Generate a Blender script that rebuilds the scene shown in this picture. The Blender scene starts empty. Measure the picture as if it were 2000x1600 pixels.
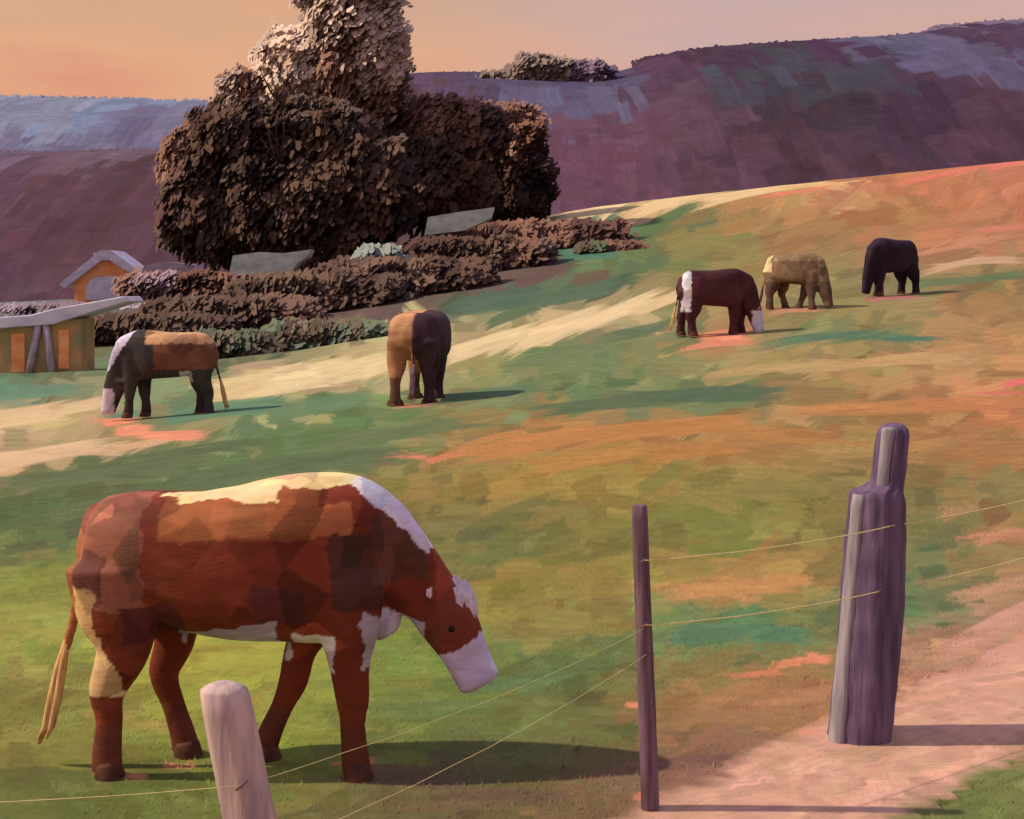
import bpy, bmesh, math, random
import numpy as np
from mathutils import Vector, noise, kdtree
random.seed(4); rng = np.random.default_rng(7)
scene = bpy.context.scene; COL = scene.collection
F=2747.0; CX=1000.0; YH=565.0; CH=2.2

def lin(c):
    c=np.asarray(c,float)/255.0
    return np.where(c<=.04045,c/12.92,((c+.055)/1.055)**2.4)
GG=np.array([1.06,1.12,1.50])   # pasture albedo is cooler than it looks under the warm evening light

# ------------------------------------------------------------ terrain
def wp(px,py,Y): return ((px-CX)/F*Y, Y, CH-(py-YH)/F*Y)
ctrl=[wp(*a) for a in [(330,812,23),(-100,800,26),(820,783,21),(1396,655,29.5),(1550,603,34),(1745,576,37),
  (1100,415,85),(1600,355,88),(2000,314,90),(2400,290,92),(640,540,68),(300,585,76),(0,600,76),(-300,600,76),
  (400,700,44),(700,672,40),(0,722,40),(1000,565,52),(1300,480,62),(1700,430,68),(2200,420,66),(1150,880,14),(1900,700,24)]]
ctrl+=[(x,y,0) for x in (-9,-3,3,9) for y in (0,5,9)]
ctrl+=[(5,125,4.5),(40,125,6),(-40,120,.3),(-10,120,2),(5,160,3),(60,160,4),(-60,160,0),(-60,60,0),(70,90,12),(70,40,4.5),(40,20,1.4),(-40,15,0),(-40,35,0)]
ctrl=np.array(ctrl)
def _k(d2): return .5*d2*np.log(d2+1e-9)
CS=30.0
def _fit():
    P=ctrl[:,:2]/CS; n=len(P)
    K=_k(((P[:,None]-P[None])**2).sum(-1))+np.eye(n)*2e-4
    Q=np.c_[np.ones(n),P]
    A=np.block([[K,Q],[Q.T,np.zeros((3,3))]])
    return np.linalg.solve(A,np.r_[ctrl[:,2],0,0,0]),P
W_,P_=_fit()
def hh(X,Y):
    X=np.asarray(X,float); Y=np.asarray(Y,float)
    sh=np.broadcast(X,Y).shape
    x=np.clip(np.broadcast_to(X,sh),-75,75).ravel(); y=np.clip(np.broadcast_to(Y,sh),0,165).ravel()
    out=np.zeros(len(x))
    for s in range(0,len(x),60000):
        q=np.c_[x[s:s+60000],y[s:s+60000]]/CS
        k=_k(((q[:,None]-P_[None])**2).sum(-1))
        out[s:s+60000]=k@W_[:-3]+W_[-3]+q@W_[-2:]
    t=np.clip((y-7.5)/5,0,1); t=t*t*(3-2*t)
    out=out*t+.012*np.sin(x*1.9+1)*np.sin(y*1.3)
    return out.reshape(sh)
def h1(x,y): return float(hh(x,y))
_Ys=np.geomspace(2,150,700)
def hit(px,py):
    X=(px-CX)/F*_Ys
    p=YH+(CH-hh(X,_Ys))*F/_Ys
    i=np.nonzero(p<=py)[0]
    if len(i)==0: return None
    return X[i[0]],_Ys[i[0]]
def at(px,Y):
    X=(px-CX)/F*Y
    return Vector((X,Y,h1(X,Y)))

# ------------------------------------------------------------ helpers
def mesh_np(name,V,Fc,colr=None,mat=None,smooth=True,nrm=None):
    V=np.asarray(V,np.float32); Fc=np.asarray(Fc,np.int32)
    me=bpy.data.meshes.new(name)
    nv,nf,k=len(V),len(Fc),Fc.shape[1]
    me.vertices.add(nv); me.vertices.foreach_set('co',V.ravel())
    me.loops.add(nf*k); me.loops.foreach_set('vertex_index',Fc.ravel())
    me.polygons.add(nf); me.polygons.foreach_set('loop_start',np.arange(0,nf*k,k,dtype=np.int32))
    me.polygons.foreach_set('use_smooth',np.full(nf,smooth or nrm is not None))
    me.update(calc_edges=True)
    if nrm is not None:
        nrm=nrm/np.linalg.norm(nrm,axis=1)[:,None]
        me.normals_split_custom_set_from_vertices([tuple(q) for q in nrm])
    if colr is not None:
        a=me.color_attributes.new('Col','FLOAT_COLOR','POINT')
        a.data.foreach_set('color',np.c_[colr,np.ones(nv)].astype(np.float32).ravel())
    if mat: me.materials.append(mat)
    return me
def link(name,me,parent=None,loc=None):
    o=bpy.data.objects.new(name,me); COL.objects.link(o)
    if parent: o.parent=parent
    if loc is not None: o.location=loc
    return o
def tag(o,label=None,cat=None,group=None,kind=None):
    if label: o['label']=label
    if cat: o['category']=cat
    if group: o['group']=group
    if kind: o['kind']=kind
    return o
def empty(name,loc,rz=0,**k):
    o=bpy.data.objects.new(name,None); COL.objects.link(o); o.location=loc; o.rotation_euler=(0,0,rz); o.empty_display_size=.2
    return tag(o,**k)
class MB:
    def __init__(s): s.v=[]; s.f=[]
    def tube(s,pts,rad,n=10,rough=0,cap=True):
        pts=[Vector(p) for p in pts]; base=len(s.v); N=len(pts)
        ref=Vector((0,1,0.01))
        for i,p in enumerate(pts):
            t=(pts[min(i+1,N-1)]-pts[max(i-1,0)]).normalized()
            a=ref.cross(t)
            if a.length<.05: a=Vector((1,0,0)).cross(t)
            a.normalize(); b=t.cross(a)
            r=rad[i] if hasattr(rad,'__len__') else rad
            for k in range(n):
                th=2*math.pi*k/n
                rr=r*(1+rough*(noise.noise(Vector((math.cos(th)*1.7,math.sin(th)*1.7,i*.25+base*.01)))))
                s.v.append(tuple(p+a*math.cos(th)*rr+b*math.sin(th)*rr))
        for i in range(N-1):
            for k in range(n):
                s.f.append((base+i*n+k,base+i*n+(k+1)%n,base+(i+1)*n+(k+1)%n,base+(i+1)*n+k))
        if cap:
            s.f.append(tuple(base+k for k in range(n))[::-1]); s.f.append(tuple(base+(N-1)*n+k for k in range(n)))
        return s
    def box(s,x0,x1,y0,y1,z0,z1):
        b=len(s.v)
        s.v+= [(x0,y0,z0),(x1,y0,z0),(x1,y1,z0),(x0,y1,z0),(x0,y0,z1),(x1,y0,z1),(x1,y1,z1),(x0,y1,z1)]
        s.f+= [tuple(b+i for i in q) for q in ((0,3,2,1),(4,5,6,7),(0,1,5,4),(1,2,6,5),(2,3,7,6),(3,0,4,7))]
        return s
    def prism(s,prof,y0,y1):
        b=len(s.v); n=len(prof)
        s.v+=[(x,y0,z) for x,z in prof]+[(x,y1,z) for x,z in prof]
        s.f.append(tuple(b+i for i in range(n))); s.f.append(tuple(b+n+i for i in range(n))[::-1])
        for i in range(n): s.f.append((b+i,b+n+i,b+n+(i+1)%n,b+(i+1)%n))
        return s
    def build(s,name,mat,parent=None,smooth=False,bevel=0):
        me=bpy.data.meshes.new(name); me.from_pydata(s.v,[],s.f); me.update()
        for p in me.polygons: p.use_smooth=smooth
        me.materials.append(mat)
        o=link(name,me,parent)
        if bevel:
            m=o.modifiers.new('b','BEVEL'); m.width=bevel; m.segments=2
        return o

# ------------------------------------------------------------ materials
def newmat(name):
    m=bpy.data.materials.new(name); m.use_nodes=True; nt=m.node_tree
    return m,nt,nt.nodes['Principled BSDF']
def vcol_mat(name,rough=.85,nscale=(6,6,6),namp=.25,bump=.3,bscale=(20,20,20),bdist=.02,spec=.2):
    m,nt,b=newmat(name); N=nt.nodes; L=nt.links
    at_=N.new('ShaderNodeAttribute'); at_.attribute_name='Col'
    tc=N.new('ShaderNodeTexCoord')
    mp=N.new('ShaderNodeMapping'); mp.inputs['Scale'].default_value=nscale
    no=N.new('ShaderNodeTexNoise'); no.inputs['Scale'].default_value=1; no.inputs['Detail'].default_value=4
    mr=N.new('ShaderNodeMapRange'); mr.inputs[1].default_value=.3; mr.inputs[2].default_value=.7; mr.inputs[3].default_value=1-namp; mr.inputs[4].default_value=1+namp
    mx=N.new('ShaderNodeVectorMath'); mx.operation='SCALE'
    L.new(tc.outputs['Object'],mp.inputs[0]); L.new(mp.outputs[0],no.inputs[0]); L.new(no.outputs[0],mr.inputs[0])
    L.new(at_.outputs['Color'],mx.inputs[0]); L.new(mr.outputs[0],mx.inputs['Scale']); L.new(mx.outputs[0],b.inputs['Base Color'])
    b.inputs['Roughness'].default_value=rough; b.inputs['Specular IOR Level'].default_value=spec
    if bump:
        mp2=N.new('ShaderNodeMapping'); mp2.inputs['Scale'].default_value=bscale
        n2=N.new('ShaderNodeTexNoise'); n2.inputs['Scale'].default_value=1; n2.inputs['Detail'].default_value=4
        bp=N.new('ShaderNodeBump'); bp.inputs['Strength'].default_value=bump; bp.inputs['Distance'].default_value=bdist
        L.new(tc.outputs['Object'],mp2.inputs[0]); L.new(mp2.outputs[0],n2.inputs[0]); L.new(n2.outputs[0],bp.inputs['Height']); L.new(bp.outputs[0],b.inputs['Normal'])
    return m
def flat_mat(name,c1,c2,scale=(4,4,4),rough=.8,bump=.4,bdist=.01,detail=6):
    m,nt,b=newmat(name); N=nt.nodes; L=nt.links
    tc=N.new('ShaderNodeTexCoord'); mp=N.new('ShaderNodeMapping'); mp.inputs['Scale'].default_value=scale
    no=N.new('ShaderNodeTexNoise'); no.inputs['Scale'].default_value=1; no.inputs['Detail'].default_value=detail
    cr=N.new('ShaderNodeValToRGB'); cr.color_ramp.elements[0].position=.36; cr.color_ramp.elements[1].position=.62
    cr.color_ramp.elements[0].color=(*lin(c1),1); cr.color_ramp.elements[1].color=(*lin(c2),1)
    bp=N.new('ShaderNodeBump'); bp.inputs['Strength'].default_value=bump; bp.inputs['Distance'].default_value=bdist
    L.new(tc.outputs['Object'],mp.inputs[0]); L.new(mp.outputs[0],no.inputs[0]); L.new(no.outputs[0],cr.inputs[0]); L.new(cr.outputs[0],b.inputs['Base Color'])
    if bump:
        L.new(no.outputs[0],bp.inputs['Height']); L.new(bp.outputs[0],b.inputs['Normal'])
    b.inputs['Roughness'].default_value=rough; b.inputs['Specular IOR Level'].default_value=.25
    return m
M_ground=vcol_mat('pasture',.95,(3,9,5),.09,.35,(10,34,14),.02,.05)
M_leaf=vcol_mat('foliage',.95,(1.5,1.5,1.5),.08,0,spec=.0)
M_hill=vcol_mat('hill_woods',.95,(.35,.35,.35),.09,.12,(.5,.5,.5),.5,.0)
M_grass=vcol_mat('grass_blades',.95,(3,3,3),.08,0,spec=.0)
M_hide=vcol_mat('hide',.70,(9,9,30),.14,.30,(30,30,70),.007,.12)
M_hair=flat_mat('tail_hair',(190,140,90),(226,186,132),(60,60,8))
M_white=flat_mat('white_hair',(185,172,186),(218,206,216),(50,50,12))
M_hoof=flat_mat('hoof_horn',(70,42,34),(98,58,44),(20,20,20))
M_eye=flat_mat('eye_dark',(12,8,8),(20,12,10),(5,5,5),.15,0)
M_bark=flat_mat('bark',(52,42,38),(84,66,56),(6,6,1.2),.9,.8,.05)
M_post=flat_mat('post_shade_purple',(82,66,94),(114,94,124),(22,22,2.5),.85,.8,.015)  # purple shade on the post put into its base colour
M_post2=flat_mat('post_grey_wood',(128,122,132),(160,154,162),(34,34,3),.85,.7,.012)
M_post3=flat_mat('post_pale_wood',(162,142,148),(202,178,172),(30,30,3),.85,.6,.01)
M_stake=flat_mat('stake_dark_wood',(84,62,72),(122,98,114),(40,40,3),.85,.7,.008)
M_wire=flat_mat('fence_wire_metal',(205,195,125),(236,224,160),(40,40,40),.5,0)
M_lav=flat_mat('lavender_roof',(182,178,208),(214,208,232),(1.2,3,3),.8,.3)
M_mauve=flat_mat('mauve_roof',(150,134,156),(178,164,188),(.8,3,3),.8,.3)
M_sage=flat_mat('sage_roof',(150,164,164),(186,196,190),(1.6,3,3),.8,.3)
M_orange=flat_mat('orange_board',(232,142,90),(248,178,124),(1.5,1.5,3),.8,.3)
M_pale=flat_mat('pale_wall',(190,190,220),(216,212,234),(2,2,2),.8,.2)
M_brownwall=flat_mat('brown_board',(84,68,64),(108,88,78),(5,5,1),.9,.5)
M_olivewall=flat_mat('ochre_board',(140,134,100),(196,150,104),(1.4,1.4,1.0),.9,.4)

# ------------------------------------------------------------ ground colours
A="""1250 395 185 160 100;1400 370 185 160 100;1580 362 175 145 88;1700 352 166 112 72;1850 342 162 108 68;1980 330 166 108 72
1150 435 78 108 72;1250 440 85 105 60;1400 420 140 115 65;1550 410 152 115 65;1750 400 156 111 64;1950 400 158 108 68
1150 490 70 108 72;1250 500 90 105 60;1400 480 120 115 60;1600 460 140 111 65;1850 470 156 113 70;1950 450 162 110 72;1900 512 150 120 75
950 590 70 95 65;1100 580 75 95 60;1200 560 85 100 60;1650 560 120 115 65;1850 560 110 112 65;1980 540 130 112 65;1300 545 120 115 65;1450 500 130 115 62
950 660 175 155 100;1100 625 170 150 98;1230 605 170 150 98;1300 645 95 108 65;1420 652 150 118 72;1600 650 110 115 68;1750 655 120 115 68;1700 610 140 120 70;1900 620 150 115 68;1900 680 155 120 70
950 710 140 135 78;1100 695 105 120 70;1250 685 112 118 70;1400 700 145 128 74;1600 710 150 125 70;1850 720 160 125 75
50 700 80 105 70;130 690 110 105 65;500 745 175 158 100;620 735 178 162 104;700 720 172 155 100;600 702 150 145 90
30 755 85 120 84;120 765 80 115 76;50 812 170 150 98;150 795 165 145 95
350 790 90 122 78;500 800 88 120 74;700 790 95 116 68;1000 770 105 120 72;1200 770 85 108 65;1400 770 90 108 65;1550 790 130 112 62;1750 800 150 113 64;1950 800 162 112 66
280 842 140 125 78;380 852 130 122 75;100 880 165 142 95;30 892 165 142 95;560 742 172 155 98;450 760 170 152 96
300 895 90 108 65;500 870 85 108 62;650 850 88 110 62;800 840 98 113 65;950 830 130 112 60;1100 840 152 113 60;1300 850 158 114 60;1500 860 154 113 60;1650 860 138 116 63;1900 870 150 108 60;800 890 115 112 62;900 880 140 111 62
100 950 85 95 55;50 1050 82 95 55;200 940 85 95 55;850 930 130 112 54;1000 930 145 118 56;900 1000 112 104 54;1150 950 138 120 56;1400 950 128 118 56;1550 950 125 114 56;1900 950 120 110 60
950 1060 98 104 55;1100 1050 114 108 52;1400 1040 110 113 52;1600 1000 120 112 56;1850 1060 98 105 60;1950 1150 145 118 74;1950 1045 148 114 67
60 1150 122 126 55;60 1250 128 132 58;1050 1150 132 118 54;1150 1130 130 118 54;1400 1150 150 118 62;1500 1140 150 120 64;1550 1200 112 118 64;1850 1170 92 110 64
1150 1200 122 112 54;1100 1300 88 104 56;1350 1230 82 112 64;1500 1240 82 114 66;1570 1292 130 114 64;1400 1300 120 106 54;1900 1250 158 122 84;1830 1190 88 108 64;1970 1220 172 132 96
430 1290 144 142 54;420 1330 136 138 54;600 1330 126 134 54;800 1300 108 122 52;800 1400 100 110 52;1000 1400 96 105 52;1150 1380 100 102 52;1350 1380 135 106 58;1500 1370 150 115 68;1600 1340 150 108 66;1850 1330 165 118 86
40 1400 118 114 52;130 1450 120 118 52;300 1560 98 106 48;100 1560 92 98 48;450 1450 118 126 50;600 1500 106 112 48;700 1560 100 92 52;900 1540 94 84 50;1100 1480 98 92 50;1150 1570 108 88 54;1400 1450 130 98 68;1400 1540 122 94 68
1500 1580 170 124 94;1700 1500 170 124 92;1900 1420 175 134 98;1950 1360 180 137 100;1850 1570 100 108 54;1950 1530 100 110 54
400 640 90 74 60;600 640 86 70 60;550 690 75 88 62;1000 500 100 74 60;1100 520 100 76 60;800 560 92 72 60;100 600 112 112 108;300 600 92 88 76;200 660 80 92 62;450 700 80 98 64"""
ud=np.linspace(-.46,.46,820); uo=.46+np.geomspace(.01,2.0,22)
U=np.r_[-uo[::-1],ud,uo]
LY=np.r_[np.linspace(math.log(1.0),math.log(4.5),90)[:-1],np.linspace(math.log(4.5),math.log(150),620),np.log(np.geomspace(160,1500,14))]
nu,nvv=len(U),len(LY)
Yg=np.exp(LY)[:,None]*np.ones((1,nu)); Xg=U[None]*Yg
Zg=hh(Xg,Yg)
KG=-np.gradient((CH-Zg)*F/Yg,LY,axis=0); KG=np.clip(KG,110,6000)
def kat(u,l):
    return float(KG[min(np.searchsorted(LY,l),nvv-1),min(np.searchsorted(U,u),nu-1)])
anch=[]
for row in A.replace('\n',';').split(';'):
    a=[float(q) for q in row.split()]
    if len(a)!=5: continue
    p=hit(a[0],a[1])
    if p is None: continue
    anch.append((p[0]/p[1],math.log(p[1]),*(lin(a[2:])*GG)))
anch=np.array(anch)
def anchor_color(u,lY,k):
    d=((anch[:,0]-u)*F*.5)**2+((anch[:,1]-lY)*k)**2
    ix=np.argsort(d)[:3]; w=1/(d[ix]+80)**1.4; w/=w.sum()
    return (anch[ix,2:]*w[:,None]).sum(0)
Cg=np.zeros((nvv,nu,3)); dd=np.full((nvv,nu),1e18)
for a in anch:
    d=((U[None]-a[0])*F*.5)**2+((LY[:,None]-a[1])*KG)**2
    m=d<dd; dd[m]=d[m]; Cg[m]=a[2:]
def stroke(C,xs,ys,cx,cy,sx,sy,La,Lb,ang,c,alpha=.88,soft=5):
    R=La+Lb
    i0,i1=np.searchsorted(xs,[cx-R/sx,cx+R/sx]); j0,j1=np.searchsorted(ys,[cy-R/sy,cy+R/sy])
    if i1-i0<2 or j1-j0<1: return
    a=((xs[i0:i1]-cx)*sx)[None,:]; b=((ys[j0:j1]-cy)*sy)[:,None]
    ra=a*math.cos(ang)-b*math.sin(ang); rb=a*math.sin(ang)+b*math.cos(ang)+.06*ra*ra/La*rng.normal(0,1)
    nb=22; br=rng.normal(0,.06,nb); be=rng.uniform(.72,1.12,nb)
    f=(rb/Lb+1)*.5*nb; idx=np.clip(f.astype(int),0,nb-1)
    ae=np.abs(ra)/(La*be[idx]); ee=np.abs(rb)/Lb
    al=(alpha*np.clip((1-ae)*soft,0,1)*np.clip((1-ee)*5,0,1))[...,None]
    cc=c[None,None]*(1+br[idx])[...,None]
    C[j0:j1,i0:i1]=C[j0:j1,i0:i1]*(1-al)+cc*al
NS=10500
for s in range(NS):
    frac=s/NS
    cu=rng.uniform(-.47,.47); cl=rng.uniform(math.log(1.5),math.log(110))
    k=kat(cu,cl)
    c=anchor_color(cu+rng.normal(0,34)/F,cl+rng.normal(0,12)/k,k)
    c=c*(1+rng.normal(0,.12))*(1+rng.normal(0,.045,3))
    big=1.35-.6*frac
    La=rng.uniform(30,95)*big; Lb=rng.uniform(10,26)*big
    if rng.random()<.3: La,Lb=Lb*1.9,La*.4
    stroke(Cg,U,LY,cu,cl,F,k,La,Lb,rng.normal(-.08 if cu<0 else -.15,.20),c,.92,7)
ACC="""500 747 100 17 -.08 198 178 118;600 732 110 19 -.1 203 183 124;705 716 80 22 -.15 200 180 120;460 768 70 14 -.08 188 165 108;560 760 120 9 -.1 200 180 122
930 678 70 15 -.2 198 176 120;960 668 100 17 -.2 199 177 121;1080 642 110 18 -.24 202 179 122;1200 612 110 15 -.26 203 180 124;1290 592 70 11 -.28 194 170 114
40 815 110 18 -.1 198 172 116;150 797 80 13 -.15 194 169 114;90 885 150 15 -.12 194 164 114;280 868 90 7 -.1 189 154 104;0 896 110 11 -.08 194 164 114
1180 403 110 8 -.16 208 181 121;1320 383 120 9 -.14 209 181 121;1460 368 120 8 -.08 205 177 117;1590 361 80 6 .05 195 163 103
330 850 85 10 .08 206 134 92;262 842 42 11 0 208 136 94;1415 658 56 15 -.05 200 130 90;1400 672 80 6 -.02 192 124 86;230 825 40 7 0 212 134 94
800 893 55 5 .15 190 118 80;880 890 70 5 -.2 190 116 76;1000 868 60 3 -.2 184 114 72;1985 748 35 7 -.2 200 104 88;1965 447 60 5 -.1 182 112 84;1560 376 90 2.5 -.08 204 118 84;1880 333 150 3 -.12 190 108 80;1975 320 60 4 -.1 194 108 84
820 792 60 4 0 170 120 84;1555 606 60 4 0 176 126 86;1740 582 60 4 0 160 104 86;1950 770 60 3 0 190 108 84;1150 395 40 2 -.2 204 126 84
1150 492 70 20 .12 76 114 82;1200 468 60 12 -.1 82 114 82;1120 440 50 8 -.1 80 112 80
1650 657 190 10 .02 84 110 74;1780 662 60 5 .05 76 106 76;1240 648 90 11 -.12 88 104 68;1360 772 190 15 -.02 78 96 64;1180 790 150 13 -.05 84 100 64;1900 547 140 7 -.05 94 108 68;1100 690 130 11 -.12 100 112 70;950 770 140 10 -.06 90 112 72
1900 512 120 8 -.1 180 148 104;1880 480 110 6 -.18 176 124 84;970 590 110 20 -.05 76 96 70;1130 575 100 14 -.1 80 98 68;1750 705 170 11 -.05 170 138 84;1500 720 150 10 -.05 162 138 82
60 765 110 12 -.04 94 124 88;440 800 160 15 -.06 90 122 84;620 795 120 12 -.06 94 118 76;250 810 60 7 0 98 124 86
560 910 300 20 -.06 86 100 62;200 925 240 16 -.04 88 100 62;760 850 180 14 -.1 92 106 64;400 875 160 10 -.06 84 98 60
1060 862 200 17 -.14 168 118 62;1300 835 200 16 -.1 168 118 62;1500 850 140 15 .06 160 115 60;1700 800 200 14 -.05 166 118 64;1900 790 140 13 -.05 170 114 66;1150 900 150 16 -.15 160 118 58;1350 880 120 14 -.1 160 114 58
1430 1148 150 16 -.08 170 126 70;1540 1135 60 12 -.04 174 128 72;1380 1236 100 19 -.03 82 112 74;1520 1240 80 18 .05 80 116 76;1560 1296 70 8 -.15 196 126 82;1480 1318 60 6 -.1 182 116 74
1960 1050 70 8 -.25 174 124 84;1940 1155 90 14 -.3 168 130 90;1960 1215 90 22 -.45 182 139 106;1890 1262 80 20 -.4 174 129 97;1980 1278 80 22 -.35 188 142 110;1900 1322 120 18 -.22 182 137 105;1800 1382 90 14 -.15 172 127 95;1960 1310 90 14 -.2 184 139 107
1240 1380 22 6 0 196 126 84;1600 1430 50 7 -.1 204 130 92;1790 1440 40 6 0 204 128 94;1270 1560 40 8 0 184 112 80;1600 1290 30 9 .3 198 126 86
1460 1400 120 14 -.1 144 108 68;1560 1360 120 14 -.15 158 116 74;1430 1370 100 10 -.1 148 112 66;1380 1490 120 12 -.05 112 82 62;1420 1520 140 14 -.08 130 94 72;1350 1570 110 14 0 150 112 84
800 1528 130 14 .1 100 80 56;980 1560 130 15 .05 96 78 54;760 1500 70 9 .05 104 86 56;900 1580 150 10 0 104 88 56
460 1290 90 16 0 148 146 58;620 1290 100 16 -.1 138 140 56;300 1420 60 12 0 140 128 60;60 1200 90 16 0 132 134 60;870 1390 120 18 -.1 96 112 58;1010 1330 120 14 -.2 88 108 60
240 1520 60 6 0 186 120 78;700 1495 40 5 0 182 118 76;350 1500 40 5 0 190 124 80"""  # accents also paint sunlit cream bands and brown cast shadows into the grass
for row in ACC.replace('\n',';').split(';'):
    a=[float(q) for q in row.split()]
    if len(a)!=8: continue
    p=hit(a[0],a[1])
    if p is None: p=hit(a[0],a[1]+8)
    if p is None: continue
    cu,cl=p[0]/p[1],math.log(p[1]); k=kat(cu,cl); c=lin(a[5:])*GG
    stroke(Cg,U,LY,cu,cl,F,k,a[2],a[3],a[4],c,.9,3)
    for _ in range(5):
        stroke(Cg,U,LY,cu+rng.normal(0,a[2]*.35)/F,cl+rng.normal(0,a[3]*.35)/k,F,k,a[2]*rng.uniform(.3,.6),a[3]*rng.uniform(.25,.5),a[4]+rng.normal(0,.1),c*(1+rng.normal(0,.08)),.75,3)
Cg=np.clip(Cg,.01,.9)
ii=np.arange(nvv*nu).reshape(nvv,nu)
Fc=np.stack([ii[:-1,:-1],ii[:-1,1:],ii[1:,1:],ii[1:,:-1]],-1).reshape(-1,4)
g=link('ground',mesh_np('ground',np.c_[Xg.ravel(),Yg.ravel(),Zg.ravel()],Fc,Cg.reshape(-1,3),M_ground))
tag(g,'rolling pasture of green and ochre grass with painted cream sunlight and brown shadows, rising to the right','pasture',kind='structure')
def gcol(X,Y):
    i=np.clip(np.searchsorted(U,X/Y),0,nu-1); j=np.clip(np.searchsorted(LY,np.log(Y)),0,nvv-1)
    return Cg[j,i]

# ------------------------------------------------------------ path
cl=np.array([(-.3,4.3),(.45,5.1),(1.15,5.95),(1.85,6.7),(2.65,7.4),(3.8,8.2),(5.4,9.0),(8,10.0)])
tt=np.linspace(0,len(cl)-1,300); pc=np.c_[np.interp(tt,range(len(cl)),cl[:,0]),np.interp(tt,range(len(cl)),cl[:,1])]
for _ in range(12): pc[1:-1]=(pc[:-2]+2*pc[1:-1]+pc[2:])/4
tn=np.gradient(pc,axis=0); tn/=np.linalg.norm(tn,axis=1)[:,None]; nn=np.c_[-tn[:,1],tn[:,0]]
w=81; PV=[]
for i in range(len(pc)):
    gr=min(i/150,1)
    hl=.42+.16*gr+.09*noise.noise(Vector((i*.05,0,3)))+.05*noise.noise(Vector((i*.3,0,3))); hr=.46+.07*noise.noise(Vector((i*.05,9,3)))+.05*noise.noise(Vector((i*.3,5,3)))
    for s in np.linspace(-hr,hl,w): PV.append(pc[i]+nn[i]*s)
PV=np.array(PV); e=np.tile(np.abs(np.linspace(-1,1,w)),len(pc))
PZ=hh(PV[:,0],PV[:,1])+.010*(1-e**4)-.004*(e>.98)+.004
def patch_colors(P,nseeds,amp,stretch=(1,1,1),hue=.03):
    kd=kdtree.KDTree(nseeds); S=P[rng.integers(0,len(P),nseeds)]*stretch
    for i,s in enumerate(S): kd.insert(s,i)
    kd.balance(); jit=1+rng.normal(0,amp,(nseeds,1))+rng.normal(0,hue,(nseeds,3))
    out=np.array([jit[kd.find(p)[1]] for p in P*stretch]); return out
PP=np.c_[PV,PZ]
pcl=lin((190,146,110))*GG
Cp=np.tile(pcl,(len(pc),w,1))
for _ in range(620):
    stroke(Cp,np.arange(w)*1.0,np.arange(len(pc))*1.0,rng.uniform(0,w),rng.uniform(0,len(pc)),1,1.2,rng.uniform(4,12),rng.uniform(3,9),rng.normal(1.3,.3),pcl*(1+rng.normal(0,.12))*(1+rng.normal(0,.03,3)))
Cp=Cp.reshape(-1,3); G2=gcol(PP[:,0],PP[:,1])
nz=np.array([noise.noise(Vector((x*3,y*3,0)))*.35+noise.noise(Vector((x*11,y*11,0)))*.2 for x,y in PV])
bl=np.clip((1.0-e+nz*.5)*3.2,0,1)[:,None]; bl[e>.97]=0
Cp=Cp*bl+G2*(1-bl)
ii=np.arange(len(PP)).reshape(len(pc),w)
Fp=np.stack([ii[:-1,:-1],ii[1:,:-1],ii[1:,1:],ii[:-1,1:]],-1).reshape(-1,4)
o=link('path',mesh_np('path',PP,Fp[:,::-1],Cp,vcol_mat('dirt',.95,(8,8,8),.10,.35,(30,30,30),.01,.05)))
tag(o,'worn tan dirt path along the fence','path',kind='structure')
def on_path(X,Y):
    d=np.min((X[:,None]-pc[None,::4,0])**2+(Y[:,None]-pc[None,::4,1])**2,axis=1); return d<.42**2

# ------------------------------------------------------------ grass stuff
n=34000
gy=np.exp(rng.uniform(math.log(3.2),math.log(11),n)); gx=rng.uniform(-.45,.45,n)*gy
cln=np.array([noise.noise(Vector((x*1.1,y*.9,0))) for x,y in zip(gx,gy)])
keep=(~on_path(gx,gy))&(cln+rng.uniform(-.5,.5,n)>-.05); gx=gx[keep]; gy=gy[keep]; n=len(gx)
gz=hh(gx,gy); gc=gcol(gx,gy)
ht=rng.uniform(.008,.022,n); wd=rng.uniform(.003,.007,n); th=rng.uniform(-.9,.9,n); lean=rng.normal(0,.02,(n,2))
dx=np.cos(th)*wd; dy=np.sin(th)*wd*.4
V=np.zeros((n,3,3)); V[:,0]=np.c_[gx-dx,gy-dy,gz-.004]; V[:,1]=np.c_[gx+dx,gy+dy,gz-.004]; V[:,2]=np.c_[gx+lean[:,0],gy+np.abs(lean[:,1])+.022,gz+ht]
gc=gc*rng.uniform(1.0,1.25,(n,1))
o=link('grass',mesh_np('grass',V.reshape(-1,3),np.arange(n*3).reshape(-1,3),np.repeat(gc,3,axis=0),M_grass,nrm=np.tile(np.array([-.1,-.2,1.]),(n*3,1))))
tag(o,'short green and ochre grass blades across the near pasture','grass',kind='stuff')

# ------------------------------------------------------------ foliage
def quads(C,S,asp,out,cols,rnd=.3,vert=0.0):
    n=len(C)
    nrm=out+rng.normal(0,rnd,(n,3)); nrm/=np.linalg.norm(nrm,axis=1)[:,None]
    r=rng.normal(0,1,(n,3)); r[:,2]+=vert*np.sign(r[:,2]+1e-6)*2
    a=r-nrm*(r*nrm).sum(1)[:,None]; a/=np.linalg.norm(a,axis=1)[:,None]; b=np.cross(nrm,a)
    V=np.zeros((n,5,3)); sa=(S*asp)[:,None]; sb=S[:,None]
    j=lambda: rng.uniform(.75,1.2,(n,1))
    for q,(ca,cb) in enumerate(((-.9,-.6),(.5,-.85),(1,.1),(.5,.85),(-.8,.7))):
        V[:,q]=C+a*sa*ca*j()+b*sb*cb*j()
    return V.reshape(-1,3),np.arange(n*5).reshape(-1,5),np.repeat(cols,5,axis=0)
SUNB=np.array([-.8,-.25,.8])
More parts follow.
